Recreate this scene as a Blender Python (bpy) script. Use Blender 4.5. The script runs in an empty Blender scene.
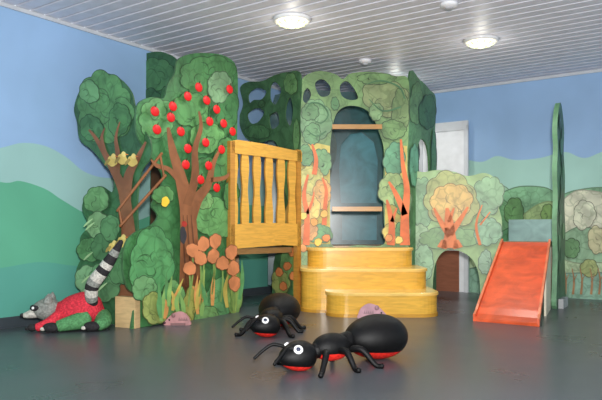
import bpy, bmesh, math, random
from mathutils import Vector, Matrix
from mathutils.geometry import tessellate_polygon
F=632.0; CH=0.83; CX=301.0; HV=230.0; RH=2.75
sc=bpy.context.scene
sc.view_settings.view_transform='Standard'
# ---------------- materials
def lin(c):
    c=c/255.0
    return c/12.92 if c<=0.04045 else ((c+0.055)/1.055)**2.4
def col(rgb,k=1.0): return (min(1,lin(rgb[0])*k),min(1,lin(rgb[1])*k),min(1,lin(rgb[2])*k),1)
_m={}
def mute(rgb,s,k):
    g=.3*rgb[0]+.59*rgb[1]+.11*rgb[2]
    return tuple(max(0,min(255,int(k*(g+(c-g)*s)))) for c in rgb)
def M(rgb,kind='paint',rough=None):
    key=(tuple(rgb),kind,rough)
    if key in _m: return _m[key]
    m=bpy.data.materials.new('%s_%d_%d_%d'%((kind,)+tuple(rgb))); m.use_nodes=True
    if kind=='leaf': rgb=mute(rgb,.98,.95)
    nt=m.node_tree; b=nt.nodes['Principled BSDF']; L=nt.links
    tc=nt.nodes.new('ShaderNodeTexCoord')
    def noise(scale,detail=4,dist=0,vec=None):
        n=nt.nodes.new('ShaderNodeTexNoise'); n.inputs['Scale'].default_value=scale
        n.inputs['Detail'].default_value=detail; n.inputs['Distortion'].default_value=dist
        L.new(vec if vec else tc.outputs['Object'],n.inputs['Vector']); return n
    def ramp(src,c0,c1,p0=.35,p1=.65):
        r=nt.nodes.new('ShaderNodeValToRGB'); r.color_ramp.elements[0].color=c0; r.color_ramp.elements[1].color=c1
        r.color_ramp.elements[0].position=p0; r.color_ramp.elements[1].position=p1
        L.new(src,r.inputs['Fac']); return r
    if kind=='paint':
        n=noise(5,6,.8); r=ramp(n.outputs['Fac'],col(rgb,.78),col(rgb,1.2)); L.new(r.outputs['Color'],b.inputs['Base Color'])
        b.inputs['Roughness'].default_value=rough or .5
    elif kind=='leaf':
        n=noise(4,5,1.2); r=ramp(n.outputs['Fac'],col(rgb,.74),col(rgb,1.25))
        # brushed leaf outlines: wobbly cell edges
        nw=noise(6,2,0); va=nt.nodes.new('ShaderNodeVectorMath'); va.operation='MULTIPLY_ADD'
        L.new(nw.outputs['Color'],va.inputs[0]); va.inputs[1].default_value=(.22,.22,.22); L.new(tc.outputs['Object'],va.inputs[2])
        vo=nt.nodes.new('ShaderNodeTexVoronoi'); vo.feature='DISTANCE_TO_EDGE'; vo.inputs['Scale'].default_value=7; L.new(va.outputs[0],vo.inputs['Vector'])
        r2=ramp(vo.outputs['Distance'],(.5,.58,.5,1),(1,1,1,1),.03,.07)
        mx=nt.nodes.new('ShaderNodeMixRGB'); mx.blend_type='MULTIPLY'; mx.inputs[0].default_value=.5
        L.new(r.outputs['Color'],mx.inputs[1]); L.new(r2.outputs['Color'],mx.inputs[2]); L.new(mx.outputs[0],b.inputs['Base Color'])
        b.inputs['Roughness'].default_value=rough or .42
    elif kind=='wall':
        n=noise(1.2,3,.3); r=ramp(n.outputs['Fac'],col(rgb,.93),col(rgb,1.07)); L.new(r.outputs['Color'],b.inputs['Base Color'])
        b.inputs['Roughness'].default_value=.6
    elif kind=='wood':
        mp=nt.nodes.new('ShaderNodeMapping'); mp.inputs['Scale'].default_value=(2,2,14); L.new(tc.outputs['Object'],mp.inputs['Vector'])
        n=noise(2.5,6,1.0,mp.outputs['Vector']); r=ramp(n.outputs['Fac'],col(rgb,.86),col(rgb,1.1)); L.new(r.outputs['Color'],b.inputs['Base Color'])
        b.inputs['Roughness'].default_value=rough or .3
    elif kind=='floor':
        n=noise(180,3,0); r=ramp(n.outputs['Fac'],col(rgb,.65),col(rgb,1.4),.38,.62)
        n2=noise(1.6,3,.2); r2=ramp(n2.outputs['Fac'],(.92,.92,.92,1),(1.05,1.05,1.05,1))
        mx=nt.nodes.new('ShaderNodeMixRGB'); mx.blend_type='MULTIPLY'; mx.inputs[0].default_value=1
        L.new(r.outputs['Color'],mx.inputs[1]); L.new(r2.outputs['Color'],mx.inputs[2]); L.new(mx.outputs[0],b.inputs['Base Color'])
        r3=ramp(n2.outputs['Fac'],(.27,.27,.27,1),(.33,.33,.33,1)); L.new(r3.outputs['Color'],b.inputs['Roughness'])
        b.inputs['Specular IOR Level'].default_value=.35
    elif kind=='plush':
        n=noise(60,4,0); r=ramp(n.outputs['Fac'],col(rgb,.7),col(rgb,1.25)); L.new(r.outputs['Color'],b.inputs['Base Color'])
        bp=nt.nodes.new('ShaderNodeBump'); bp.inputs['Strength'].default_value=.35; bp.inputs['Distance'].default_value=.006
        n2=noise(220,3,0); L.new(n2.outputs['Fac'],bp.inputs['Height']); L.new(bp.outputs['Normal'],b.inputs['Normal'])
        b.inputs['Roughness'].default_value=rough or .8; b.inputs['Specular IOR Level'].default_value=.25
    elif kind=='glow':
        n=noise(25,2,0); r=ramp(n.outputs['Fac'],col(rgb,.8),col(rgb,1)); L.new(r.outputs['Color'],b.inputs['Emission Color'])
        b.inputs['Base Color'].default_value=col(rgb); b.inputs['Emission Strength'].default_value=rough or 5
    else:
        n=noise(8,2,0); r=ramp(n.outputs['Fac'],col(rgb,.95),col(rgb,1.05)); L.new(r.outputs['Color'],b.inputs['Base Color'])
        b.inputs['Roughness'].default_value=rough or .45
    _m[key]=m; return m
# ---------------- mesh builder
class B:
    def __init__(s): s.v=[]; s.f=[]; s.m=[]; s.s=[]; s.mats=[]
    def mi(s,m):
        if m not in s.mats: s.mats.append(m)
        return s.mats.index(m)
    def add(s,vs,fs,mat,smooth=False):
        o=len(s.v); s.v+= [Vector(v) for v in vs]
        for k,f in enumerate(fs):
            s.f.append([i+o for i in f]); s.m.append(s.mi(mat[k] if isinstance(mat,list) else mat)); s.s.append(smooth)
    def finish(s,name,recalc=True):
        xs=[v.x for v in s.v]; ys=[v.y for v in s.v]; zs=[v.z for v in s.v]
        o=Vector(((min(xs)+max(xs))/2,(min(ys)+max(ys))/2,min(zs)))
        me=bpy.data.meshes.new(name); me.from_pydata([tuple(v-o) for v in s.v],[],s.f)
        for m in s.mats: me.materials.append(m)
        for p,mi,sm in zip(me.polygons,s.m,s.s): p.material_index=mi; p.use_smooth=sm
        if recalc:
            bm=bmesh.new(); bm.from_mesh(me); bmesh.ops.recalc_face_normals(bm,faces=bm.faces); bm.to_mesh(me); bm.free()
        ob=bpy.data.objects.new(name,me); ob.location=o; sc.collection.objects.link(ob); return ob
# ---------------- planes (vertical boards standing on the floor)
class Plane:
    def __init__(s,a,b):
        s.a=Vector((a[0],a[1],0)); d=Vector((b[0]-a[0],b[1]-a[1],0)); s.len=d.length; s.d=d.normalized()
        n=Vector((s.d.y,-s.d.x,0))
        if n.dot(s.a)>0: n=-n
        s.n=n
    def uv(s,u,v):   # survey: photo measurement -> board coordinates (along, height)
        r=Vector(((u-CX)/F,1,(HV-v)/F)); t=s.a.dot(s.n)/r.dot(s.n); p=r*t
        return ((p-s.a).dot(s.d), max(0.0,p.z+CH))
    def w(s,c,off): return s.a+s.d*c[0]+Vector((0,0,c[1]))+s.n*off
def cat(pts,n=5,closed=True):
    out=[]; N=len(pts)
    rng=range(N) if closed else range(N-1)
    for i in rng:
        g=lambda k: pts[k%N] if closed else pts[max(0,min(N-1,k))]
        p0,p1,p2,p3=g(i-1),g(i),g(i+1),g(i+2)
        for j in range(n):
            t=j/n; t2=t*t;t3=t2*t
            out.append(tuple(.5*((2*p1[k])+(-p0[k]+p2[k])*t+(2*p0[k]-5*p1[k]+4*p2[k]-p3[k])*t2+(-p0[k]+3*p1[k]-3*p2[k]+p3[k])*t3) for k in range(len(p1))))
    if not closed: out.append(tuple(pts[-1]))
    return out
def panel(b,pl,pts,mat,off=0,th=.018,holes=(),sm=True,edge=None):
    loops=[]
    for k,lp in enumerate([pts]+list(holes)):
        q=cat(lp,5) if sm else lp
        q=[pl.uv(*p) for p in q]
        r=[q[0]]
        for p in q[1:]:
            if abs(p[0]-r[-1][0])+abs(p[1]-r[-1][1])>1e-4: r.append(p)
        loops.append(r)
    build(b,pl,loops,mat,off,th,edge)
def build(b,pl,loops,mat,off,th,edge=None):
    tris=tessellate_polygon([[Vector((p[0],p[1],0)) for p in l] for l in loops])
    flat=[p for l in loops for p in l]
    fr=[pl.w(p,off) for p in flat]
    if th<=0:
        b.add(fr,[list(t) for t in tris],mat); return
    bk=[pl.w(p,off-th) for p in flat]; n=len(flat)
    b.add(fr+bk,[list(t) for t in tris]+[[i+n for i in t][::-1] for t in tris],mat)
    side=[]; o=0
    for l in loops:
        k=len(l)
        for i in range(k):
            a,c=o+i,o+(i+1)%k; side.append([a,c,c+n,a+n])
        o+=k
    b.add(fr+bk,side,edge or mat)
def lobed(cx,cy,rx,ry,n=9,amp=.13,seed=0,rot=0):
    rd=random.Random(seed); a1=rd.uniform(0,6.3); a2=rd.uniform(0,6.3); out=[]
    K=n*8
    for i in range(K):
        t=2*math.pi*i/K
        r=1-amp+amp*1.6*abs(math.sin(n*t/2+a1))**.6*.8+.06*math.sin(2*t+a2)+.04*math.sin(3*t+a1)
        x=rx*r*math.cos(t); y=ry*r*math.sin(t)
        out.append((cx+x*math.cos(rot)-y*math.sin(rot),cy+x*math.sin(rot)+y*math.cos(rot)))
    return out
def decal(b,pl,pts,mat,off,sm=False):
    panel(b,pl,pts,mat,off,0,(),sm)
def dk(c,k=.62): return tuple(int(x*k) for x in c)
def patch(b,pl,cx,cy,rx,ry,c,off=.003,n=8,seed=0,kind='leaf',border=.8,amp=.11,rot=0,strokes=True):
    decal(b,pl,lobed(cx,cy,rx+border,ry+border,n,amp,seed,rot),M(dk(c,.62),kind),off)
    decal(b,pl,lobed(cx,cy,rx,ry,n,amp,seed,rot),M(c,kind),off+.002)
    if strokes:
        rd=random.Random(seed+9)
        for k in range(max(2,int(rx*ry/90))):
            t=rd.uniform(0,6.28); q=rd.uniform(.15,.6); x=cx+rx*q*math.cos(t); y=cy+ry*q*math.sin(t)
            s=min(rx,ry)*.3; a=rd.uniform(0,6.28)
            stroke(b,pl,[(x+s*math.cos(a+j),y+s*math.sin(a+j)) for j in (0,.7,1.4,2.1)],[.4,1.0,1.0,.3],M(dk(c,.75),kind),off+.0035)
def stroke(b,pl,pts,ws,mat,off,th=0):
    q=cat([tuple(p)+(w,) for p,w in zip(pts,ws)],4,False)
    L=[];R=[]
    for i,p in enumerate(q):
        a=q[max(0,i-1)]; c=q[min(len(q)-1,i+1)]
        d=Vector((c[0]-a[0],c[1]-a[1])); d=d.normalized() if d.length>0 else Vector((1,0)); n=Vector((-d.y,d.x))*max(.15,p[2])/2
        L.append((p[0]+n.x,p[1]+n.y)); R.append((p[0]-n.x,p[1]-n.y))
    lp=[pl.w(pl.uv(*p),off) for p in L]; rp=[pl.w(pl.uv(*p),off) for p in R]; n=len(lp)
    b.add(lp+rp,[[i,i+1,i+1+n,i+n] for i in range(n-1)],mat)
# ---------------- solids
def ell(b,c,r,mat,R=None,bot=None,thr=-.35,nu=28,nv=18,prof=None):
    R=R or Matrix.Identity(3); vs=[];fs=[];ms=[]
    for j in range(nv+1):
        ph=-math.pi/2+math.pi*j/nv
        for i in range(nu):
            t=2*math.pi*i/nu
            x,y,z=math.cos(ph)*math.cos(t),math.cos(ph)*math.sin(t),math.sin(ph)
            k=prof(x,z) if prof else 1
            vs.append(Vector(c)+R@Vector((x*r[0],y*r[1]*k,z*r[2]*k)))
    for j in range(nv):
        for i in range(nu):
            fs.append([j*nu+i,j*nu+(i+1)%nu,(j+1)*nu+(i+1)%nu,(j+1)*nu+i])
            zc=math.sin(-math.pi/2+math.pi*(j+.5)/nv)
            ms.append(bot if (bot and zc<thr) else mat)
    b.add(vs,fs,ms,True)
def tube(b,pts,rad,mat,n=12,sub=5,mats=None):
    q=cat([tuple(p)+(r,) for p,r in zip(pts,rad)],sub,False)
    P=[Vector(p[:3]) for p in q]; vs=[];fs=[];ms=[]
    K=len(P); up=None
    for i in range(K):
        d=(P[min(K-1,i+1)]-P[max(0,i-1)]).normalized()
        if up is None: up=Vector((0,0,1)) if abs(d.z)<.9 else Vector((1,0,0))
        s=d.cross(up).normalized(); up=s.cross(d).normalized()
        for k in range(n):
            a=2*math.pi*k/n; vs.append(P[i]+(s*math.cos(a)+up*math.sin(a))*q[i][3])
    for i in range(K-1):
        for k in range(n):
            fs.append([i*n+k,i*n+(k+1)%n,(i+1)*n+(k+1)%n,(i+1)*n+k]); ms.append(mats[int(i*len(mats)/(K-1))] if mats else mat)
    o=len(vs); 
    for e,(i,sg) in enumerate(((0,-1),(K-1,1))):
        d=(P[min(K-1,i+1)]-P[max(0,i-1)]).normalized(); vs.append(P[i]+d*sg*q[i][3]*.6)
        for k in range(n):
            fs.append([i*n+k,i*n+(k+1)%n,o+e]); ms.append((mats[0] if i==0 else mats[-1]) if mats else mat)
    b.add(vs,fs,ms,True)
def prism(b,poly,z0,z1,mat,bev=0,top=None):
    n=len(poly); c=Vector((sum(p[0] for p in poly)/n,sum(p[1] for p in poly)/n))
    def ring(z,ins): 
        out=[]
        for p in poly:
            d=Vector(p)-c; k=max(0,1-ins/max(d.length,.01)); out.append((c.x+d.x*k,c.y+d.y*k,z))
        return out
    rings=[ring(z0,0)]
    if bev: rings+= [ring(z1-bev,0),ring(z1-bev*.3,bev*.3),ring(z1,bev)]
    else: rings.append(ring(z1,0))
    vs=[p for r in rings for p in r]; K=len(rings)
    fs=[[j*n+i,j*n+(i+1)%n,(j+1)*n+(i+1)%n,(j+1)*n+i] for j in range(K-1) for i in range(n)]
    b.add(vs,fs,mat); b.add(rings[-1],[list(range(n))],top or mat); b.add(rings[0],[list(range(n))[::-1]],mat)
def box(b,c,s,mat,rz=0):
    x,y,z=s[0]/2,s[1]/2,s[2]/2; R=Matrix.Rotation(rz,3,'Z')
    vs=[Vector(c)+R@Vector((i*x,j*y,k*z)) for i in(-1,1) for j in(-1,1) for k in(-1,1)]
    b.add(vs,[[0,1,3,2],[4,6,7,5],[0,4,5,1],[2,3,7,6],[0,2,6,4],[1,5,7,3]],mat)
def bar(b,p,q,w,h,mat):
    p=Vector(p);q=Vector(q);d=(q-p).normalized(); s=d.cross(Vector((0,0,1)))
    s=s.normalized() if s.length>1e-3 else Vector((1,0,0)); u=s.cross(d).normalized()
    vs=[a+s*i*w/2+u*j*h/2 for a in(p,q) for i,j in((-1,-1),(1,-1),(1,1),(-1,1))]
    b.add(vs,[[0,1,2,3],[7,6,5,4],[0,4,5,1],[1,5,6,2],[2,6,7,3],[3,7,4,0]],mat)
def W(u,v,Y): return Vector(((u-CX)/F*Y,Y,CH+(HV-v)/F*Y))
# ================= ROOM
dl=Vector((.5696,.8218,0)); db=Vector((-.8218,.5696,0))
cor=Vector((.49,9.68,0))
LWa=cor-dl*11.5; BWb=cor-db*8
LW=Plane((LWa.x,LWa.y),(cor.x,cor.y)); BW=Plane((cor.x,cor.y),(BWb.x,BWb.y))
def slab(pl,name,mat,z0,z1,off,th,s0=0,s1=None,trim=0):
    b=B(); s1=s1 if s1 is not None else pl.len
    build(b,pl,[[(s0,z0),(s1,z0),(s1,z1),(s0,z1)]],mat,off,th); return b.finish(name)
SKY=(148,182,220)
slab(LW,'wall_left',M(SKY,'wall'),0,RH,0,.12)
slab(BW,'wall_back',M(SKY,'wall'),0,RH,0,.12)
base=M((58,66,72),'plain')
slab(LW,'baseboard_left',base,0,.09,.016,.014,0,LW.len-.02)
# floor & ceiling
fc=[cor-dl*11.5,cor,cor-db*8,cor-db*8-dl*11.5]
b=B(); prism(b,[(p.x,p.y) for p in fc],-.1,0,M((80,83,88),'floor')); b.finish('floor')
b=B(); cm=M((220,220,230),'plain',.45); gm=M((40,40,48),'plain')
prism(b,[(p.x,p.y) for p in fc],RH+.03,RH+.1,gm)
pit=.14; k=0
while k*pit<11.4:
    o=cor-dl*(k*pit+.07); e=o-db*8; wv=.112
    a=[o+dl*wv/2,o-dl*wv/2,e-dl*wv/2,e+dl*wv/2]
    b.add([(q.x,q.y,RH) for q in a]+[(q.x,q.y,RH+.028) for q in a],[[0,1,2,3],[0,4,5,1],[2,6,7,3],[1,5,6,2],[3,7,4,0]],cm)
    k+=1
b.finish('ceiling')
slab(LW,'trim_1',M((196,200,206),'plain'),RH-.035,RH-.002,.02,.018,0,LW.len-.03)
slab(BW,'trim_2',M((196,200,206),'plain'),RH-.035,RH-.002,.02,.018,.03)
# murals on left wall
b=B()
def band(b,pl,top,mat,off,ext0=None,ext1=None,zbot=.0):
    q=[pl.uv(*p) for p in cat(top,6,False)]
    if ext0: q=ext0+q
    if ext1: q=q+ext1
    n=len(q); vs=[pl.w(p,off) for p in q]+[pl.w((p[0],zbot),off) for p in q]
    b.add(vs,[[i,i+1,i+1+n,i+n] for i in range(n-1)],mat)
L=LW.len-.02
band(b,LW,[(-120,170),(-60,160),(0,148),(22,143),(45,146),(66,157),(85,172),(110,178),(150,172),(200,185),(240,178),(300,186)],M((152,194,190),'wall'),.002,[(0,1.6)],[(L,1.3)],.09)
band(b,LW,[(-120,150),(-60,165),(0,182),(20,181),(45,189),(62,200),(90,215),(130,222),(170,208),(220,200),(260,206),(300,200)],M((94,172,140),'wall'),.004,[(0,1.6)],[(L,1.1)],.09)
band(b,LW,[(-120,300),(-60,275),(0,268),(40,262),(80,266),(130,262),(200,258),(300,262)],M((88,162,146),'wall'),.006,[(0,.3)],[(L,.4)],.09)
b.finish('mural_left',False)
# murals on back wall
b=B()
band(b,BW,[(420,160),(450,156),(480,162),(497,156),(515,160),(540,158),(565,152),(585,158),(615,150),(680,160)],M((164,206,194),'wall'),.002,[(.05,1.3)],[(8,1.5)],0)
for i,(top,c) in enumerate([
 ([(470,186),(490,181),(505,186),(515,195)],(156,196,168)),
 ([(502,192),(520,186),(545,187),(560,194),(575,190),(602,187),(640,192)],(128,180,138)),
 ([(470,205),(490,196),(505,200),(520,215),(530,232)],(108,160,114)),
 ([(522,215),(540,203),(556,202),(575,214),(590,230)],(164,194,132)),
 ([(562,200),(578,190),(602,192),(640,200)],(216,216,190)),
 ([(500,232),(520,224),(545,230),(570,240)],(84,140,98)),
 ([(560,236),(580,226),(602,230),(640,236)],(146,184,146)),
 ([(470,250),(500,243),(540,250),(575,262),(602,262),(640,268)],(184,206,164)),
 ([(470,268),(510,262),(560,272),(602,272),(640,280)],(140,180,156)),
 ]):
    band(b,BW,top,M(dk(c,.72),'wall'),.004+.003*i,None,None,0)
    band(b,BW,[(u+(.5 if j==0 else (-.5 if j==len(top)-1 else 0)),v+1.2) for j,(u,v) in enumerate(top)],M(c,'leaf'),.0055+.003*i,None,None,0)
for i,(u,v,rx,ry,c) in enumerate([(515,212,10,13,(98,146,90)),(532,240,9,10,(176,196,100)),(549,215,7,10,(130,170,94)),(585,215,11,14,(212,214,186)),(598,240,9,14,(204,200,154)),(572,248,9,9,(100,144,96)),(590,268,9,8,(166,178,112)),(520,262,9,7,(190,184,108)),(480,232,8,10,(118,164,108))]):
    patch(b,BW,u,v,rx,ry,c,.034+.002*i,7,i,border=.8)
for u in (566,574,582,592,600):
    stroke(b,BW,[(u,294),(u+1,280),(u-1,268)],[2.4,1.6,.8],M((160,116,76),'paint'),.056)
    stroke(b,BW,[(u,282),(u+4,274)],[1,.6],M((160,116,76),'paint'),.056)
b.finish('mural_back',False)
# door
b=B(); 
def rect(b,pl,u0,v0,u1,v1,mat,off,th):
    a=pl.uv(u0,v0); c=pl.uv(u1,v1); build(b,pl,[[(a[0],c[1]),(c[0],c[1]),(c[0],a[1]),(a[0],a[1])]],mat,off,th)
wh=M((236,238,242),'plain'); gr=M((212,215,220),'plain')
rect(b,BW,425,130,466,340,wh,.065,.02)
rect(b,BW,421,126,425,340,gr,.085,.04); rect(b,BW,466,126,470,340,gr,.085,.04); rect(b,BW,421,126,470,130,gr,.085,.04)
rect(b,BW,426,250,461,340,M((150,96,74),'wood'),.075,.008)
a=BW.w(BW.uv(462,205),.1); ell(b,a,(.03,.03,.012),M((140,140,145),'plain',.25)); 
b.finish('door_1')
# lights
def lamp(u,v,dia=.34):
    Y=F*(RH-CH)/(HV-v); p=W(u,v,Y); b=B()
    n=36; R=dia/2
    prof=[(R,0),(R,-.018),(R*.93,-.03),(R*.86,-.026),(R*.84,-.02)]
    vs=[(p.x+r*math.cos(2*math.pi*i/n),p.y+r*math.sin(2*math.pi*i/n),RH+z) for r,z in prof for i in range(n)]
    b.add(vs,[[j*n+i,j*n+(i+1)%n,(j+1)*n+(i+1)%n,(j+1)*n+i] for j in range(len(prof)-1) for i in range(n)],M((225,225,225),'plain',.3),True)
    ell(b,(p.x,p.y,RH-.022),(R*.84,R*.84,.05),M((255,250,215),'glow',1.1))
    for i in range(12):
        a=math.pi*2*i/12; bar(b,(p.x+.03*math.cos(a),p.y+.03*math.sin(a),RH-.074),(p.x+R*.78*math.cos(a),p.y+R*.78*math.sin(a),RH-.045),.012,.01,M((170,180,150),'glow',.6))
    b.finish('recessed_ceiling_light')
    l=bpy.data.lights.new('lamp','SPOT'); l.energy=85; l.spot_size=2.7; l.spot_blend=.8; l.shadow_soft_size=.14; l.color=(1,.96,.88)
    o=bpy.data.objects.new('light_bulb',l); o.location=(p.x,p.y,RH-.1); sc.collection.objects.link(o)
    l=bpy.data.lights.new('lamp_halo','POINT'); l.energy=2.2; l.shadow_soft_size=.05; l.color=(1,.96,.86)
    o=bpy.data.objects.new('light_bulb',l); o.location=(p.x,p.y,RH-.17); sc.collection.objects.link(o)
lamp(292,19); lamp(481,40); lamp(395,78)
p=W(365,60,7.14); b=B(); ell(b,(p.x,p.y,RH-.012),(.075,.075,.035),M((225,226,230),'plain')); ell(b,(p.x,p.y,RH-.045),(.03,.03,.015),M((190,190,195),'plain')); b.finish('smoke_detector')
p=W(449,3,5.35); b=B(); ell(b,(p.x,p.y,RH-.012),(.075,.075,.03),M((225,226,230),'plain')); ell(b,(p.x,p.y,RH-.04),(.035,.035,.015),M((170,170,175),'plain')); b.finish('smoke_detector')
# ================= PLAY STRUCTURE
G4=(58,104,66);BR=(104,70,46)
EDG=M((70,110,72),'paint')
# left tree panel
A=Plane((-1.35,5.42),(-2.12,5.80)); b=B()
panel(b,A,[(77,122),(74,108),(80,90),(92,77),(106,73),(120,79),(131,92),(135,108),(140,125),(150,140),(150,158),(141,172),(137,200),(138,240),(138,300),(139,345),(108,345),(80,345),(76,310),(82,290),(76,272),(82,255),(80,238),(88,225),(82,208),(88,192),(100,186),(112,192),(113,176),(104,164),(92,150),(80,140)],M(G4,'leaf'),0,.018,(),True,EDG)
patch(b,A,105,108,29,34,(88,142,86),.002,10,1)
patch(b,A,90,92,10,11,(104,158,104),.008,6,2); patch(b,A,120,120,11,16,(78,132,78),.008,7,3); patch(b,A,92,128,11,13,(74,126,78),.008,7,4)
tr=M((128,84,58),'paint')
stroke(b,A,[(128,300),(130,250),(128,215),(124,190),(112,165),(98,140),(90,130)],[20,16,12,10,7,4,2],tr,.014)
stroke(b,A,[(126,200),(130,175),(138,160),(147,142)],[12,9,6,2],tr,.015)
stroke(b,A,[(118,176),(119,155),(117,138),(121,122)],[6,5,3,1],tr,.015)
stroke(b,A,[(106,152),(103,138),(106,128)],[4,3,1],tr,.015)
for i,(x,y,rx,ry,c) in enumerate([(98,200,13,12,(104,152,100)),(100,225,12,12,(130,170,122)),(92,250,12,12,(92,142,90)),(106,248,12,14,(80,124,82)),(90,280,12,14,(122,164,120)),(108,282,16,18,(98,144,98)),(88,312,10,12,(88,132,88)),(114,228,10,12,(88,136,90)),(124,265,13,20,(92,140,92))]):
    patch(b,A,x,y,rx,ry,c,.018+.004*i,7,20+i)
for i in range(9):
    rd=random.Random(i); u=88+rd.random()*20; v=215+rd.random()*75; stroke(b,A,[(u-4,v+4),(u,v),(u+5,v-4)],[1,2,.6],M((160,190,140),'paint'),.06)
for (u,v) in [(117,162),(127,160),(137,162),(118,248),(127,242)]:   # little yellow birds
    decal(b,A,lobed(u,v,5.2,5,5,.1,1),M((206,180,98),'paint'),.06); decal(b,A,lobed(u+1.6,v-5,2.4,2.6,5,.05,2),M((222,200,120),'paint'),.062)
    stroke(b,A,[(u+3.5,v-5),(u+6.5,v-4.5)],[1.6,.3],M((206,120,50),'paint'),.064); stroke(b,A,[(u-2,v-2),(u-5,v+1),(u-7,v+4)],[2,3,1],M((150,130,70),'paint'),.064)
b.finish('leafy_tree_cutout')
# plywood box at the foot of the tree
b=B(); az=math.atan2(A.d.y,A.d.x)
q=Vector((-1.49,5.37,0)); wl=M((206,176,128),'wood',.4); box(b,(q.x,q.y,.13),(.22,.012,.26),wl,az)
t=Vector((A.d.x,A.d.y,0)); nn=-Vector((A.n.x,A.n.y,0))
for sg in(-1,1): e=q+t*sg*.104+nn*.03; box(b,(e.x,e.y,.13),(.012,.05,.26),wl,az)
e=q+nn*.03; box(b,(e.x,e.y,.256),(.22,.06,.012),wl,az)
b.finish('plywood_box')
# dark tree behind
C=Plane((-1.67,6.66),(-1.12,6.35)); b=B()
panel(b,C,[(136,75),(139,58),(152,52),(166,53),(178,62),(182,85),(180,110),(176,135),(165,140),(165,200),(166,345),(148,345),(150,200),(150,140),(140,132),(136,115),(137,95)],M((56,102,66),'leaf'),0,.018,(),True,EDG)
patch(b,C,156,74,17,17,(74,126,78),.003,8,41); patch(b,C,150,108,14,20,(56,102,64),.007,8,42); patch(b,C,168,108,9,20,(66,116,70),.011,8,43)
stroke(b,C,[(157,300),(157,200),(156,150),(150,115),(143,95)],[12,10,8,5,2],M(dk(BR,.8),'paint'),.02)
b.finish('dark_tree_cutout')
# sloped handrail
b=B(); wd=M((140,86,46),'paint',.6)
r0,r1=Vector((-1.21,5.50,1.50)),Vector((-1.56,5.36,.99)); s0,s1=Vector((-1.18,5.52,1.31)),Vector((-1.54,5.37,.86))
for a,c in ((r0,r1),(s0,s1)): tube(b,[a,a.lerp(c,.5),c],[.012,.013,.012],wd,10)
for t in (.04,.96): tube(b,[r0.lerp(r1,t),s0.lerp(s1,t)],[.01,.01],wd,8)
b.finish('stair_handrail')
# apple tree panel
Bp=Plane((-1.388,5.35),(-.658,6.5)); b=B()
panel(b,Bp,[(136,118),(139,103),(152,97),(164,98),(168,84),(175,73),(178,60),(190,54),(208,53),(225,56),(236,66),(238,90),(237,140),(236,200),(237,240),(233,262),(236,290),(234,345),(190,345),(136,345),(134,310),(140,297),(128,288),(123,264),(126,243),(136,232),(150,226),(158,216),(152,205),(160,190),(163,176),(156,164),(148,152),(138,136)],M((74,132,78),'leaf'),0,.02,(),True,EDG)
off=.003
for i,(x,y,rx,ry,c) in enumerate([(157,118,19,19,(100,160,98)),(207,76,28,20,(84,142,84)),(190,110,19,18,(92,152,88)),(222,110,14,28,(72,126,76)),(218,87,12,15,(132,172,128)),(205,138,16,16,(104,162,96)),(224,160,12,22,(88,144,84)),(205,175,15,16,(80,136,80)),(212,218,22,20,(102,160,96)),(200,200,10,9,(120,168,104)),(160,195,10,9,(94,150,88)),(228,195,8,14,(76,130,76)),(148,262,23,33,(84,150,92)),(140,288,12,12,(110,164,108))]):
    patch(b,Bp,x,y,rx,ry,c,off+.0035*i,8,60+i)
o2=.06; tb=M((138,88,56),'paint')
stroke(b,Bp,[(187,293),(185,262),(184,230),(182,205),(175,175),(168,152),(163,128)],[26,20,17,15,11,8,3],tb,o2)
stroke(b,Bp,[(184,222),(192,200),(203,185),(208,165),(216,148)],[13,11,8,5,2],tb,o2+.001)
stroke(b,Bp,[(182,205),(190,178),(190,150),(196,128),(194,112)],[9,8,6,4,2],M((126,80,50),'paint'),o2+.002)
stroke(b,Bp,[(176,182),(164,170),(152,166),(146,160)],[7,5,4,1.5],tb,o2+.001)
stroke(b,Bp,[(206,180),(220,178),(228,170)],[5,4,1.5],tb,o2+.001)
for du in (-5,0,5): stroke(b,Bp,[(186+du,285),(184+du,250),(182+du*.8,215)],[1,1.6,.6],M((98,62,42),'paint'),o2+.004)
stroke(b,Bp,[(176,300),(180,286),(184,270)],[10,9,4],tb,o2); stroke(b,Bp,[(200,300),(193,286),(187,270)],[10,9,4],tb,o2)
# grass & flowers
o3=.066
for i,(x,y,rx,ry,c) in enumerate([(150,308,13,16,(160,176,98)),(168,300,12,20,(106,158,96)),(190,306,13,22,(170,174,90)),(212,300,13,22,(96,154,98)),(228,290,8,26,(132,168,92)),(200,316,12,10,(116,162,98)),(174,320,10,9,(196,176,100))]):
    patch(b,Bp,x,y,rx,ry,c,o3+.003*i,7,90+i)
rd=random.Random(5)
for i in range(26):
    u=142+rd.random()*90; v=322-rd.random()*14-(u-140)*.12; h=18+rd.random()*22; cc=rd.choice([(190,170,84),(132,176,98),(206,148,84),(92,150,92),(150,176,90)])
    stroke(b,Bp,[(u,v),(u+rd.uniform(-3,3),v-h*.5),(u+rd.uniform(-6,6),v-h)],[3,4.2,.5],M(cc,'paint'),.09+.0004*i)
for i,(x,y) in enumerate([(184,250),(195,244),(207,241),(192,258),(205,256),(181,268),(223,252),(225,268),(214,263),(226,283)]):
    stroke(b,Bp,[(x,y),(x+1,y+18),(x-1,y+38)],[1.6,1.6,1.6],M((120,152,80),'paint'),.1)
    patch(b,Bp,x,y,6,7,(208,132,86),.102+.0006*i,6,120+i,'paint',.6,strokes=False)
ap=M((222,26,30),'plain',.5)
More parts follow.
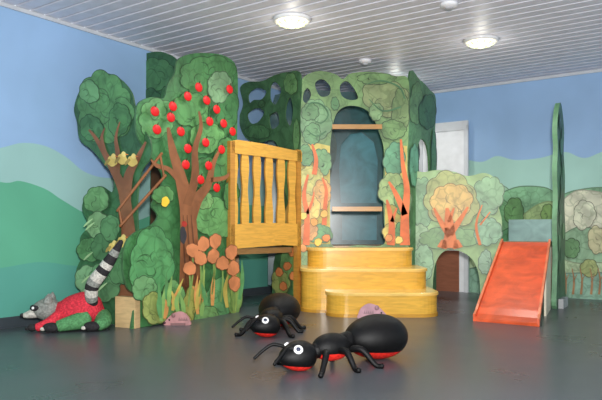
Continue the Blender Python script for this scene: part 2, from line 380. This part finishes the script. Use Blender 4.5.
for (u,v) in [(183,97),(202,101),(168,107),(152,130),(176,132),(205,122),(219,124),(183,149),(201,143),(217,150),(204,166),(166,118),(212,188),(229,150),(228,170),(181,165),(194,88),(212,110),(228,132),(196,180),(150,112),(225,90)]:
    q=Bp.w(Bp.uv(u,v),.06); R=Matrix((Bp.d,Vector((0,0,1)),Bp.n)).transposed()
    ell(b,q,(.052,.044,.012),ap,R,nu=16,nv=8)
    c=Bp.uv(u,v); bar(b,Bp.w((c[0],c[1]+.035),.066),Bp.w((c[0]+.01,c[1]+.06),.066),.006,.006,M((70,44,30),'plain'))
decal(b,Bp,lobed(156,202,4,5,5,.1,3),M((236,196,60),'paint'),.112); 
decal(b,Bp,lobed(174,235,3.2,9,5,.1,4),M((54,54,60),'paint'),.112); decal(b,Bp,lobed(175,224,2.6,3,5,.1,4),M((170,50,40),'paint'),.113)
b.finish('apple_tree_cutout')
# balcony
R_=Plane((-.7177,6.32),(-.02,7.05)); b=B(); gw=M((218,166,72),'wood'); gd=M((186,132,56),'wood')
panel(b,R_,[(230,141),(236,140),(262,144),(285,149),(300,152),(300,162),(285,160),(262,157),(236,154),(230,153)],gw,.03,.04,(),False,gd)
panel(b,R_,[(229,225),(250,223),(275,223),(299,224),(299,246),(280,245),(255,247),(229,249)],gw,.03,.04,(),False,gd)
for i,u in enumerate([233,244,256,268,280,291]):
    w=5.2 if i else 5
    t=154+(u-233)*.12
    panel(b,R_,[(u-w*.5,t-2),(u+w*.5,t-2),(u+w*.75,t+14),(u+w*.5,t+34),(u+w*.75,t+56),(u+w*.5,227),(u-w*.5,227),(u-w*.75,t+56),(u-w*.5,t+34),(u-w*.75,t+14)],gw,.02,.022,(),True,gd)
for s in (.02,R_.len-.03): a=R_.w((s,0),0); box(b,(a.x,a.y,.86),(.06,.06,1.72),gd,math.atan2(R_.d.y,R_.d.x))
b.finish('balcony_railing')
b=B(); prism(b,[(-.70,6.40),(-.10,7.04),(-.10,7.12),(-.74,7.72),(-1.0,7.4),(-1.4,6.8),(-1.42,6.65),(-1.2,6.0)],.58,.64,M((160,122,74),'wood'))
for q in ((-.78,7.6),(-1.3,6.75),(-1.15,6.15)): box(b,(q[0],q[1],.29),(.07,.07,.58),M((160,122,74),'wood'))
b.finish('raised_walkway')
# tower
Fp=Plane((-.02,7.1),(1.205,7.1)); S=Plane((1.205,7.1),(1.66,7.8)); C2=Plane((-.02,7.1),(-.70,7.8)); b=B()
tan=(122,160,100)
panel(b,Fp,[(300,345),(299,300),(298,240),(298,190),(300,150),(302,120),(299,95),(303,78),(318,71),(335,74),(343,79),(352,73),(375,72),(395,76),(408,79),(409,110),(408,160),(409,210),(408,300),(408,345),(360,345)],M(tan,'leaf'),0,.022,
 [[(331,244),(330,190),(330,150),(334,120),(342,108),(356,106),(370,113),(379,132),(384,152),(383,190),(384,220),(384,244),(358,245)],[(340,86),(346,81),(353,87),(358,98),(350,100),(342,96)],[(315,84),(322,79),(330,86),(329,95),(320,96)],[(304,92),(308,88),(311,95),(307,103),(303,100)]],True,EDG)
ye=M((204,188,100),'paint')
decal(b,Fp,[(300,150),(312,142),(330,146),(330,244),(300,244)],ye,.001)
decal(b,Fp,[(385,160),(395,145),(407,146),(408,244),(385,244)],ye,.001)
L1=[(316,120,15,21,(124,170,120)),(310,112,8,9,(108,156,104)),(312,134,9,10,(108,160,106)),(335,104,4,6,(94,146,94)),
 (385,98,22,19,(140,158,106)),(376,79,20,5,(116,154,96)),(400,112,8,24,(116,144,92)),(376,112,7,8,(132,168,114)),(393,130,13,9,(108,144,88)),
 (322,162,9,13,(112,162,104)),(311,180,12,14,(190,186,98)),(322,194,9,14,(214,160,80)),(309,208,11,14,(226,192,92)),(320,234,11,10,(94,152,90)),(308,232,9,9,(214,150,76)),(306,156,7,10,(96,146,92)),
 (394,160,11,16,(96,154,116)),(392,190,13,17,(156,182,116)),(402,200,8,16,(110,160,96)),(392,232,9,10,(210,190,96)),(402,232,7,12,(96,150,90)),(306,270,8,20,(130,168,98))]
for i,(x,y,rx,ry,c) in enumerate(L1): patch(b,Fp,x,y,rx,ry,c,.003+.0025*i,8,200+i)
og=M((214,110,58),'paint')
for pts,ws in [([(404,245),(404,215),(406,190),(402,165),(400,140)],[10,8,6,4,2]),([(404,215),(396,196),(388,182)],[6,5,2]),([(390,245),(391,225),(388,208),(386,200)],[8,6,4,2]),([(391,222),(396,208)],[4,1.5]),([(306,245),(307,215),(304,195),(308,175)],[7,5,4,2]),([(324,225),(325,205),(326,190),(322,178)],[5,4,3,1.5]),([(314,175),(316,160),(312,145)],[5,4,2]),([(307,214),(312,202),(314,192)],[3,2.5,1])]:
    stroke(b,Fp,pts,ws,og,.062)
for i,(x,y,c) in enumerate([(303,216,(230,200,100)),(314,222,(226,164,84)),(324,214,(230,180,90)),(303,248,(226,156,84)),(398,240,(232,204,110)),(388,238,(220,146,84)),(318,242,(232,190,80)),(326,238,(214,130,70))]):
    patch(b,Fp,x,y,3.5,3.5,c,.066,6,300+i,'paint',.6,strokes=False)
for pts in ([(305,112),(311,104),(322,106),(328,116),(321,124),(312,120)],[(306,130),(316,137),(326,132)],[(365,86),(380,82),(398,88),(404,100)],[(368,100),(382,112),(400,108)]):
    stroke(b,Fp,pts,[.5,1.5,1.6,1.5,1.2,.4][:len(pts)],M((70,116,78),'paint'),.064)
# side face
panel(b,S,[(409,79),(420,80),(430,90),(436,100),(435,140),(436,200),(435,345),(422,345),(409,345),(409,200)],M((88,134,90),'leaf'),0,.02,[[(418,244),(417,190),(417,155),(421,139),(428,150),(430,190),(430,244),(424,246)]],True,EDG)
for i,(x,y,rx,ry,c) in enumerate([(416,104,7,20,(100,142,92)),(427,112,8,18,(68,116,76)),(433,160,2.4,30,(80,134,94)),(413,165,4,22,(102,162,130))]): patch(b,S,x,y,rx,ry,c,.003+.003*i,7,330+i)
# left canopy + flower board
panel(b,C2,[(300,74),(288,72),(275,75),(262,81),(248,82),(240,88),(243,104),(239,120),(245,137),(258,143),(272,140),(279,150),(284,180),(283,240),(274,262),(272,345),(286,345),(300,345),(300,240),(300,160),(300,110)],M((72,114,74),'leaf'),0,.02,
 [[(248,94),(256,88),(266,91),(262,99),(254,100),(249,103)],[(270,86),(275,82),(281,90),(276,104),(270,100)],[(286,104),(290,97),(293,110),(290,126),(285,118)],[(247,114),(256,108),(264,112),(258,122),(250,123)],[(269,116),(277,112),(279,124),(271,129)]],True,EDG)
for i,(x,y,rx,ry,c) in enumerate([(291,84,7,10,(106,152,94)),(262,104,3,3,(80,122,80)),(258,132,12,7,(80,126,80)),(297,135,3,16,(100,144,90)),(292,180,7,24,(106,158,96)),(292,222,7,20,(206,168,90)),(290,262,8,16,(120,164,100)),(282,282,9,12,(160,172,98))]): patch(b,C2,x,y,rx,ry,c,.003+.0025*i,7,350+i)
for i,(x,y) in enumerate([(282,272),(290,266),(296,276),(286,286),(295,252)]):
    stroke(b,C2,[(x,y),(x,y+18)],[1.2,1.2],M((120,152,80),'paint'),.04); patch(b,C2,x,y,3.6,4,(222,136,78),.042,6,370+i,'paint',.6,strokes=False)
# interior
te=M((44,84,90),'paint',.25); tl=M((70,124,136),'paint',.25)
I=Plane((-.42,7.95),(1.5,7.95))
panel(b,I,[(268,285),(268,120),(275,95),(300,88),(340,92),(380,90),(415,98),(419,130),(419,285)],te,0,.02,[[(341,203),(339,170),(341,145),(350,134),(362,132),(374,142),(378,160),(377,203)],[(342,240),(342,214),(377,214),(377,240)]],False)
decal(b,I,lobed(320,150,16,40,7,.1,3),M((42,76,70),'leaf'),.004); decal(b,I,lobed(400,150,18,40,7,.1,4),M((42,76,70),'leaf'),.004)
J=Plane((-.2,8.12),(1.35,8.12)); panel(b,J,[(322,285),(322,100),(400,100),(400,285)],tl,0,.02,(),False)
prism(b,[(-.0,7.12),(1.19,7.12),(1.62,7.8),(1.5,7.9),(-.42,7.9),(-.66,7.82)],.58,.65,M((160,122,74),'wood'))
rg=M((180,134,76),'wood')
for v in (127,209): a=W(334,v,7.06); c=W(380,v,7.06); a.x-=.02; bar(b,(a.x,7.05,a.z),(c.x+.02,7.05,c.z),.035,.05,rg)
b.finish('playhouse_tower')
# steps
def rounded(x0,x1,yf,yb,cl,cr):
    pts=[(x0,yb)]
    def arc(cx,cy,r,a0,a1):
        for i in range(9):
            a=math.radians(a0+(a1-a0)*i/8); pts.append((cx+r*math.cos(a),cy+r*math.sin(a)))
    arc(x0+cl,yf+cl,cl,180,270); arc(x1-cr,yf+cr,cr,270,360); pts.append((x1,yb)); return pts
b=B(); yw=M((220,170,66),'wood',.2); yt=M((230,190,102),'wood',.2)
for x0,x1,yf,z in ((.24,1.34,5.98,.235),(-.01,1.30,6.32,.44),(.06,1.22,6.68,.64)):
    r=.2; p=rounded(x0+.012,x1-.012,yf+.012,7.07,r,r); prism(b,p,0,z-.03,yw)
    prism(b,rounded(x0,x1,yf,7.07,r,r),z-.03,z,yt,.008,yt)
    prism(b,rounded(x0+.004,x1-.004,yf+.004,7.07,r,r),0,.03,M((190,140,50),'wood',.25))
b.finish('playhouse_steps')
# landscape panel
Lp=Plane((1.265,7.3),(2.287,7.05)); b=B()
panel(b,Lp,[(412,178),(425,172),(440,170),(455,172),(468,176),(485,173),(497,180),(504,192),(499,206),(502,222),(500,248),(494,262),(490,285),(491,345),(480,345),(480,285),(474,262),(462,252),(448,250),(438,258),(433,280),(432,345),(413,345),(412,300),(411,240)],M((150,178,128),'paint'),0,.02,(),True,EDG)
for i,(x,y,rx,ry,c) in enumerate([(424,202,13,26,(126,166,122)),(488,196,15,20,(130,168,126)),(420,238,10,14,(150,182,138)),(450,238,30,11,(120,160,102)),(488,232,13,14,(134,176,138)),(451,200,27,27,(158,166,100)),(451,203,20,20,(206,170,90)),(424,262,9,18,(140,180,138)),(485,262,6,12,(140,174,144))]): patch(b,Lp,x,y,rx,ry,c,.003+.003*i,9,400+i)
for pts,ws in [([(450,248),(450,235),(449,222),(447,208)],[18,11,9,3]),([(450,236),(441,222),(434,208)],[7,5,2]),([(450,234),(460,220),(468,207)],[7,5,2]),([(442,248),(444,240)],[10,5]),([(458,248),(456,240)],[10,5]),([(449,222),(454,208)],[4,2]),([(480,245),(476,225),(482,205)],[3,2.5,1]),([(480,225),(490,212)],[2,1])]: stroke(b,Lp,pts,ws,M((208,116,64),'paint'),.04)
b.finish('landscape_cutout_panel')
# slide
b=B(); so=M((214,88,46),'paint',.35); cr=M((216,208,184),'plain'); gb=M((126,160,156),'paint')
TL=Vector((2.17,6.85,.70)); TR=Vector((2.62,6.63,.70)); BL=Vector((1.568,5.76,.03)); BR_=Vector((2.045,5.42,.03))
xd=(TR-TL).normalized()
N=16; vs=[]; 
def cen(t):
    z=.03+.67*(1-t)
    if t>.9: z=.03+.67*(.1)*((1-t)/.1)**1.6
    if t<.08: z=.70-.67*.08*(t/.08)**1.6
    return z
for i in range(N+1):
    t=i/N; l=TL.lerp(BL,t); r=TR.lerp(BR_,t); z=cen(t)
    for q,dz in ((l,.035),(l+xd*.02,.035),(l+xd*.025,0),(r-xd*.025,0),(r-xd*.02,.035),(r,.035),(r,-.03),(l,-.03)):
        vs.append((q.x,q.y,z+dz))
fs=[[i*8+k,i*8+(k+1)%8,(i+1)*8+(k+1)%8,(i+1)*8+k] for i in range(N) for k in range(8)]
lt=M((220,124,84),'paint',.35)
b.add(vs,fs,[ (lt if k in(0,4) else so) for i in range(N) for k in range(8)]); b.add(vs,[list(range(8)),[N*8+k for k in range(8)][::-1]],so)
yd=Vector((-xd.y,xd.x,0))
c=(TL+TR)/2+yd*.25; rz=math.atan2(xd.y,xd.x)
box(b,(c.x,c.y,.68),(.48,.5,.05),M((130,106,72),'wood'),rz)
for sx in(-.21,.21):
    for sy in(-.2,.2): q=c+xd*sx+yd*sy; box(b,(q.x,q.y,.33),(.05,.05,.66),M((130,106,72),'wood'),rz)
q=c+yd*.24; box(b,(q.x,q.y,.82),(.48,.02,.26),gb,rz)
for l0,l1,m in ((TR,BR_,cr),(TL,BL,cr)):
    a=l0; e=l0.lerp(l1,.45); inn=xd*(-.02 if l0 is TR else .02)
    vs=[(a.x,a.y,0),(e.x,e.y,0),(e.x,e.y,cen(.45)-.035),(a.x,a.y,.66)]; vs2=[(v[0]+inn.x,v[1]+inn.y,v[2]) for v in vs]
    b.add(vs+vs2,[[0,1,2,3],[7,6,5,4],[0,4,5,1],[1,5,6,2],[2,6,7,3],[3,7,4,0]],m)
b.finish('slide')
# cypress panel
Y1=Plane((2.69,6.64),(2.965,7.09)); b=B(); ln=Y1.len
lp=cat([(0,0),(ln,0),(ln,.3),(ln*.93,.5),(ln*1.02,.8),(ln*.9,1.1),(ln*.97,1.4),(ln*.8,1.7),(ln*.85,1.95),(ln*.5,2.2),(ln*.2,2.12),(ln*.02,1.9),(ln*.1,1.7),(0,1.45),(ln*.08,1.15),(-.01,.9),(ln*.06,.55),(-.005,.3)],6)
build(b,Y1,[[(p[0],max(0,p[1])) for p in lp]],M((60,110,74),'leaf'),0,.05,M((104,150,112),'paint'))
rd=random.Random(3)
for i in range(14):
    s=ln*(.2+.55*rd.random()); z=.3+i*.13
    build(b,Y1,[[(s+.07*math.cos(a*.5236),z+.09*math.sin(a*.5236)) for a in range(12)]],M(rd.choice([(84,144,98),(110,164,106),(54,100,70)]),'leaf'),.004+.0005*i,0)
a=Y1.w((.2,0),.03); box(b,(a.x,a.y,.05),(.05,.3,.1),M((170,172,174),'plain'),math.atan2(Y1.d.y,Y1.d.x)-math.pi/2)
b.finish('cypress_tree_cutout')
# ================= ANTS
bk=M((8,8,9),'plush',.5); rdm=M((222,40,30),'plush'); wt=M((240,240,240),'plain',.3); bl=M((20,30,60),'plain',.2)
def ant(head,abd,hz,az,yaw=None,flip=1,s=1.0):
    b=B(); H=Vector(head); Ab=Vector(abd); h=(H-Ab).normalized(); h2=Vector((h.x,h.y,0)).normalized(); side=Vector((-h2.y,h2.x,0))
    R=Matrix((h2,side,Vector((0,0,1)))).transposed()
    ell(b,(Ab.x,Ab.y,az),(.225,.18,.142),bk,R,rdm,-.60,40,26,lambda x,z:1-.12*x)
    tc=H.lerp(Ab,.42); th=(tc.x,tc.y,.115)
    ell(b,th,(.135,.095,.085),bk,R,rdm,-.35,30,18)
    m=H.lerp(Ab,.64); tube(b,[(tc.x,tc.y,.13),(m.x,m.y,.14)],[.05,.06],bk)
    m=H.lerp(Ab,.2); tube(b,[(tc.x,tc.y,.12),(m.x,m.y,.1)],[.055,.045],bk)
    hd=h2 if yaw is None else Vector((math.cos(yaw),math.sin(yaw),0)); hs=Vector((-hd.y,hd.x,0))
    RH_=Matrix((hd,hs,Vector((0,0,1)))).transposed()
    ell(b,(H.x,H.y,hz),(.12,.1,.088),bk,RH_,rdm,-.58,32,20,lambda x,z:1-.22*x)
    for sg in(-1,1):
        d=Vector((.30,sg*.66,.55)); 
        p=Vector((H.x,H.y,hz))+RH_@Vector((d.x*.12,d.y*.1*.98,d.z*.092)); nd=(RH_@Vector((.45,sg*.75,.45))).normalized()
        Re=nd.to_track_quat('Z','Y').to_matrix()
        ell(b,p,(.028,.028,.014),wt,Re,nu=18,nv=10); ell(b,p+nd*.011,(.014,.014,.007),bl,Re,nu=14,nv=8)
        p0=Vector((H.x,H.y,hz))+RH_@Vector((.06,sg*.045,.055)); 
        tube(b,[p0,p0+RH_@Vector((.06,sg*.03,.015)),p0+RH_@Vector((.12,sg*.05,-.02)),p0+RH_@Vector((.17,sg*.06,-.06))],[.010,.011,.010,.009],bk,8)
        for k,(ox,fx,ln) in enumerate(((.09,.13,.14),(0,.0,.17),(-.09,-.08,.16))):
            r=Vector(th)+R@Vector((ox,sg*.05,-.02)); kn=Vector(th)+R@Vector((ox+fx*.4,sg*(.06+ln*.5),-.01)); ft=Vector(th)+R@Vector((ox+fx,sg*(.05+ln),-.096)); toe=Vector(th)+R@Vector((ox+fx*1.3,sg*(.09+ln),-.098))
            tube(b,[r,kn,ft,toe],[.022,.02,.016,.016],bk,10)
    return b.finish('ant_plush')
ant((-.024,3.72,0),(.478,4.08,0),.088,.142)
ant((-.28,4.9,0),(-.19,5.46,0),.088,.142,yaw=math.radians(215))
# ================= RACCOON plush
b=B(); gy=M((136,138,132),'plush'); dkp=M((44,42,44),'plush'); cw=M((196,192,182),'plush'); red=M((206,52,66),'plush'); gn=M((84,140,90),'plush')
def Q(x,y,z): return Vector((x,y,z))
tube(b,[Q(-1.72,5.36,.15),Q(-1.80,5.35,.16),Q(-1.90,5.34,.15),Q(-2.0,5.33,.14),Q(-2.07,5.32,.15)],[.10,.15,.14,.11,.07],red,20)
ell(b,Q(-2.14,5.30,.165),(.115,.1,.095),gy,Matrix.Rotation(math.radians(200),3,'Z'),prof=lambda x,z:1-.25*x)
tube(b,[Q(-2.19,5.28,.15),Q(-2.25,5.255,.13),Q(-2.30,5.24,.12)],[.055,.036,.02],cw,12)
ell(b,Q(-2.31,5.235,.125),(.018,.018,.016),dkp,nu=12,nv=8)
ell(b,Q(-2.2,5.215,.185),(.038,.02,.024),dkp,nu=12,nv=8); ell(b,Q(-2.205,5.197,.188),(.012,.008,.012),wt,nu=10,nv=6); ell(b,Q(-2.24,5.30,.185),(.03,.03,.02),dkp,nu=12,nv=8)
for ex,ey in((-2.10,5.24),(-2.12,5.37)): tube(b,[Q(ex,ey,.225),Q(ex+.005,ey,.265),Q(ex+.01,ey,.30)],[.038,.03,.008],gy,10)
for p in ([Q(-2.0,5.25,.12),Q(-2.06,5.17,.07),Q(-2.15,5.14,.035)],[Q(-2.02,5.41,.12),Q(-2.1,5.42,.07),Q(-2.17,5.42,.035)]):
    tube(b,p,[.055,.044,.034],red,12); ell(b,p[-1]+Vector((-.035,0,0)),(.042,.034,.03),dkp,nu=14,nv=10)
    for k in(-1,0,1): ell(b,p[-1]+Vector((-.07,k*.018,-.008)),(.018,.01,.012),dkp,nu=8,nv=6)
for p in ([Q(-1.78,5.25,.09),Q(-1.88,5.17,.07),Q(-1.97,5.12,.05)],[Q(-1.70,5.38,.09),Q(-1.64,5.26,.07),Q(-1.66,5.18,.05)]):
    tube(b,p,[.08,.062,.046],gn,12); ell(b,p[-1]+Vector((-.05,-.01,-.008)),(.07,.045,.04),dkp,nu=14,nv=10)
    for k in(-1,0,1): ell(b,p[-1]+Vector((-.11,-.01+k*.024,-.018)),(.022,.013,.016),cw,nu=8,nv=6)
tube(b,[Q(-1.75,5.33,.17),Q(-1.74,5.25,.27),Q(-1.72,5.22,.38),Q(-1.63,5.21,.50),Q(-1.55,5.21,.62),Q(-1.48,5.21,.74)],[.04,.052,.056,.054,.042,.018],gy,16,6,[gy,dkp,gy,cw,dkp,gy,cw,dkp,cw,dkp,gy,dkp,dkp])
b.finish('raccoon_plush')
# small animal cutouts
def critter(name,x,y,c,sc_,nose=-1):
    pl=Plane((x-.2,y),(x+.2,y)); b=B()
    body=[(.2+sc_*a,max(0,sc_*z)) for a,z in cat([(-.13,.0),(-.15,.03),(-.11,.08),(-.05,.13),(.03,.15),(.1,.11),(.13,.05),(.12,0)],5)]
    body=[((.4-p[0]) if nose>0 else p[0],p[1]) for p in body]
    build(b,pl,[body],M(c,'paint'),0,.018)
    ex=.2+nose*.095*sc_; e=pl.w((ex,.06*sc_),.003); ell(b,e,(.009,.006,.009),M((30,28,30),'plain'),nu=10,nv=6)
    e=pl.w((.2+nose*.15*sc_,.028*sc_),0); ell(b,e,(.014,.014,.012),M((60,30,36),'plain'),nu=10,nv=6)
    e=pl.w((.2+nose*.05*sc_,.11*sc_),.006); ell(b,e,(.022*sc_,.008,.026*sc_),M(dk(c,.8),'paint'),nu=12,nv=8)
    for k in range(5):
        s=.2-nose*(.0+.02*k)*sc_; stroke2=[(s,.05*sc_),(s+.012,.09*sc_),(s+.02,.05*sc_)]; build(b,pl,[stroke2],M(dk(c,.75),'paint'),.002,0)
    box(b,(x,y+.03,.01),(.16*sc_,.08,.02),M(dk(c,.7),'paint'))
    b.finish(name)
critter('hedgehog_cutout',-1.07,5.50,(176,124,124),.8,-1)
critter('mouse_cutout',.66,5.9,(186,140,150),.95,1)
# ================= LIGHT + CAMERA
w=bpy.data.worlds.new('world'); sc.world=w; w.use_nodes=True; bgn=w.node_tree.nodes['Background']; bgn.inputs[0].default_value=(.86,.92,1,1); bgn.inputs[1].default_value=1.02
def area(name,loc,tgt,size,e,c):
    l=bpy.data.lights.new(name,'AREA'); l.size=size; l.energy=e; l.color=c; o=bpy.data.objects.new(name,l); o.location=loc
    o.rotation_euler=(Vector(tgt)-Vector(loc)).to_track_quat('-Z','Y').to_euler(); sc.collection.objects.link(o)
area('flash_light',(.1,-.1,1.15),(.1,7,2.1),.2,300,(1,.99,.96))
cam=bpy.data.cameras.new('camera'); cam.sensor_width=36; cam.lens=36*F/602; cam.shift_y=30/602
co=bpy.data.objects.new('camera',cam); co.location=(0,0,CH); co.rotation_euler=(math.pi/2,0,0); sc.collection.objects.link(co); sc.camera=co
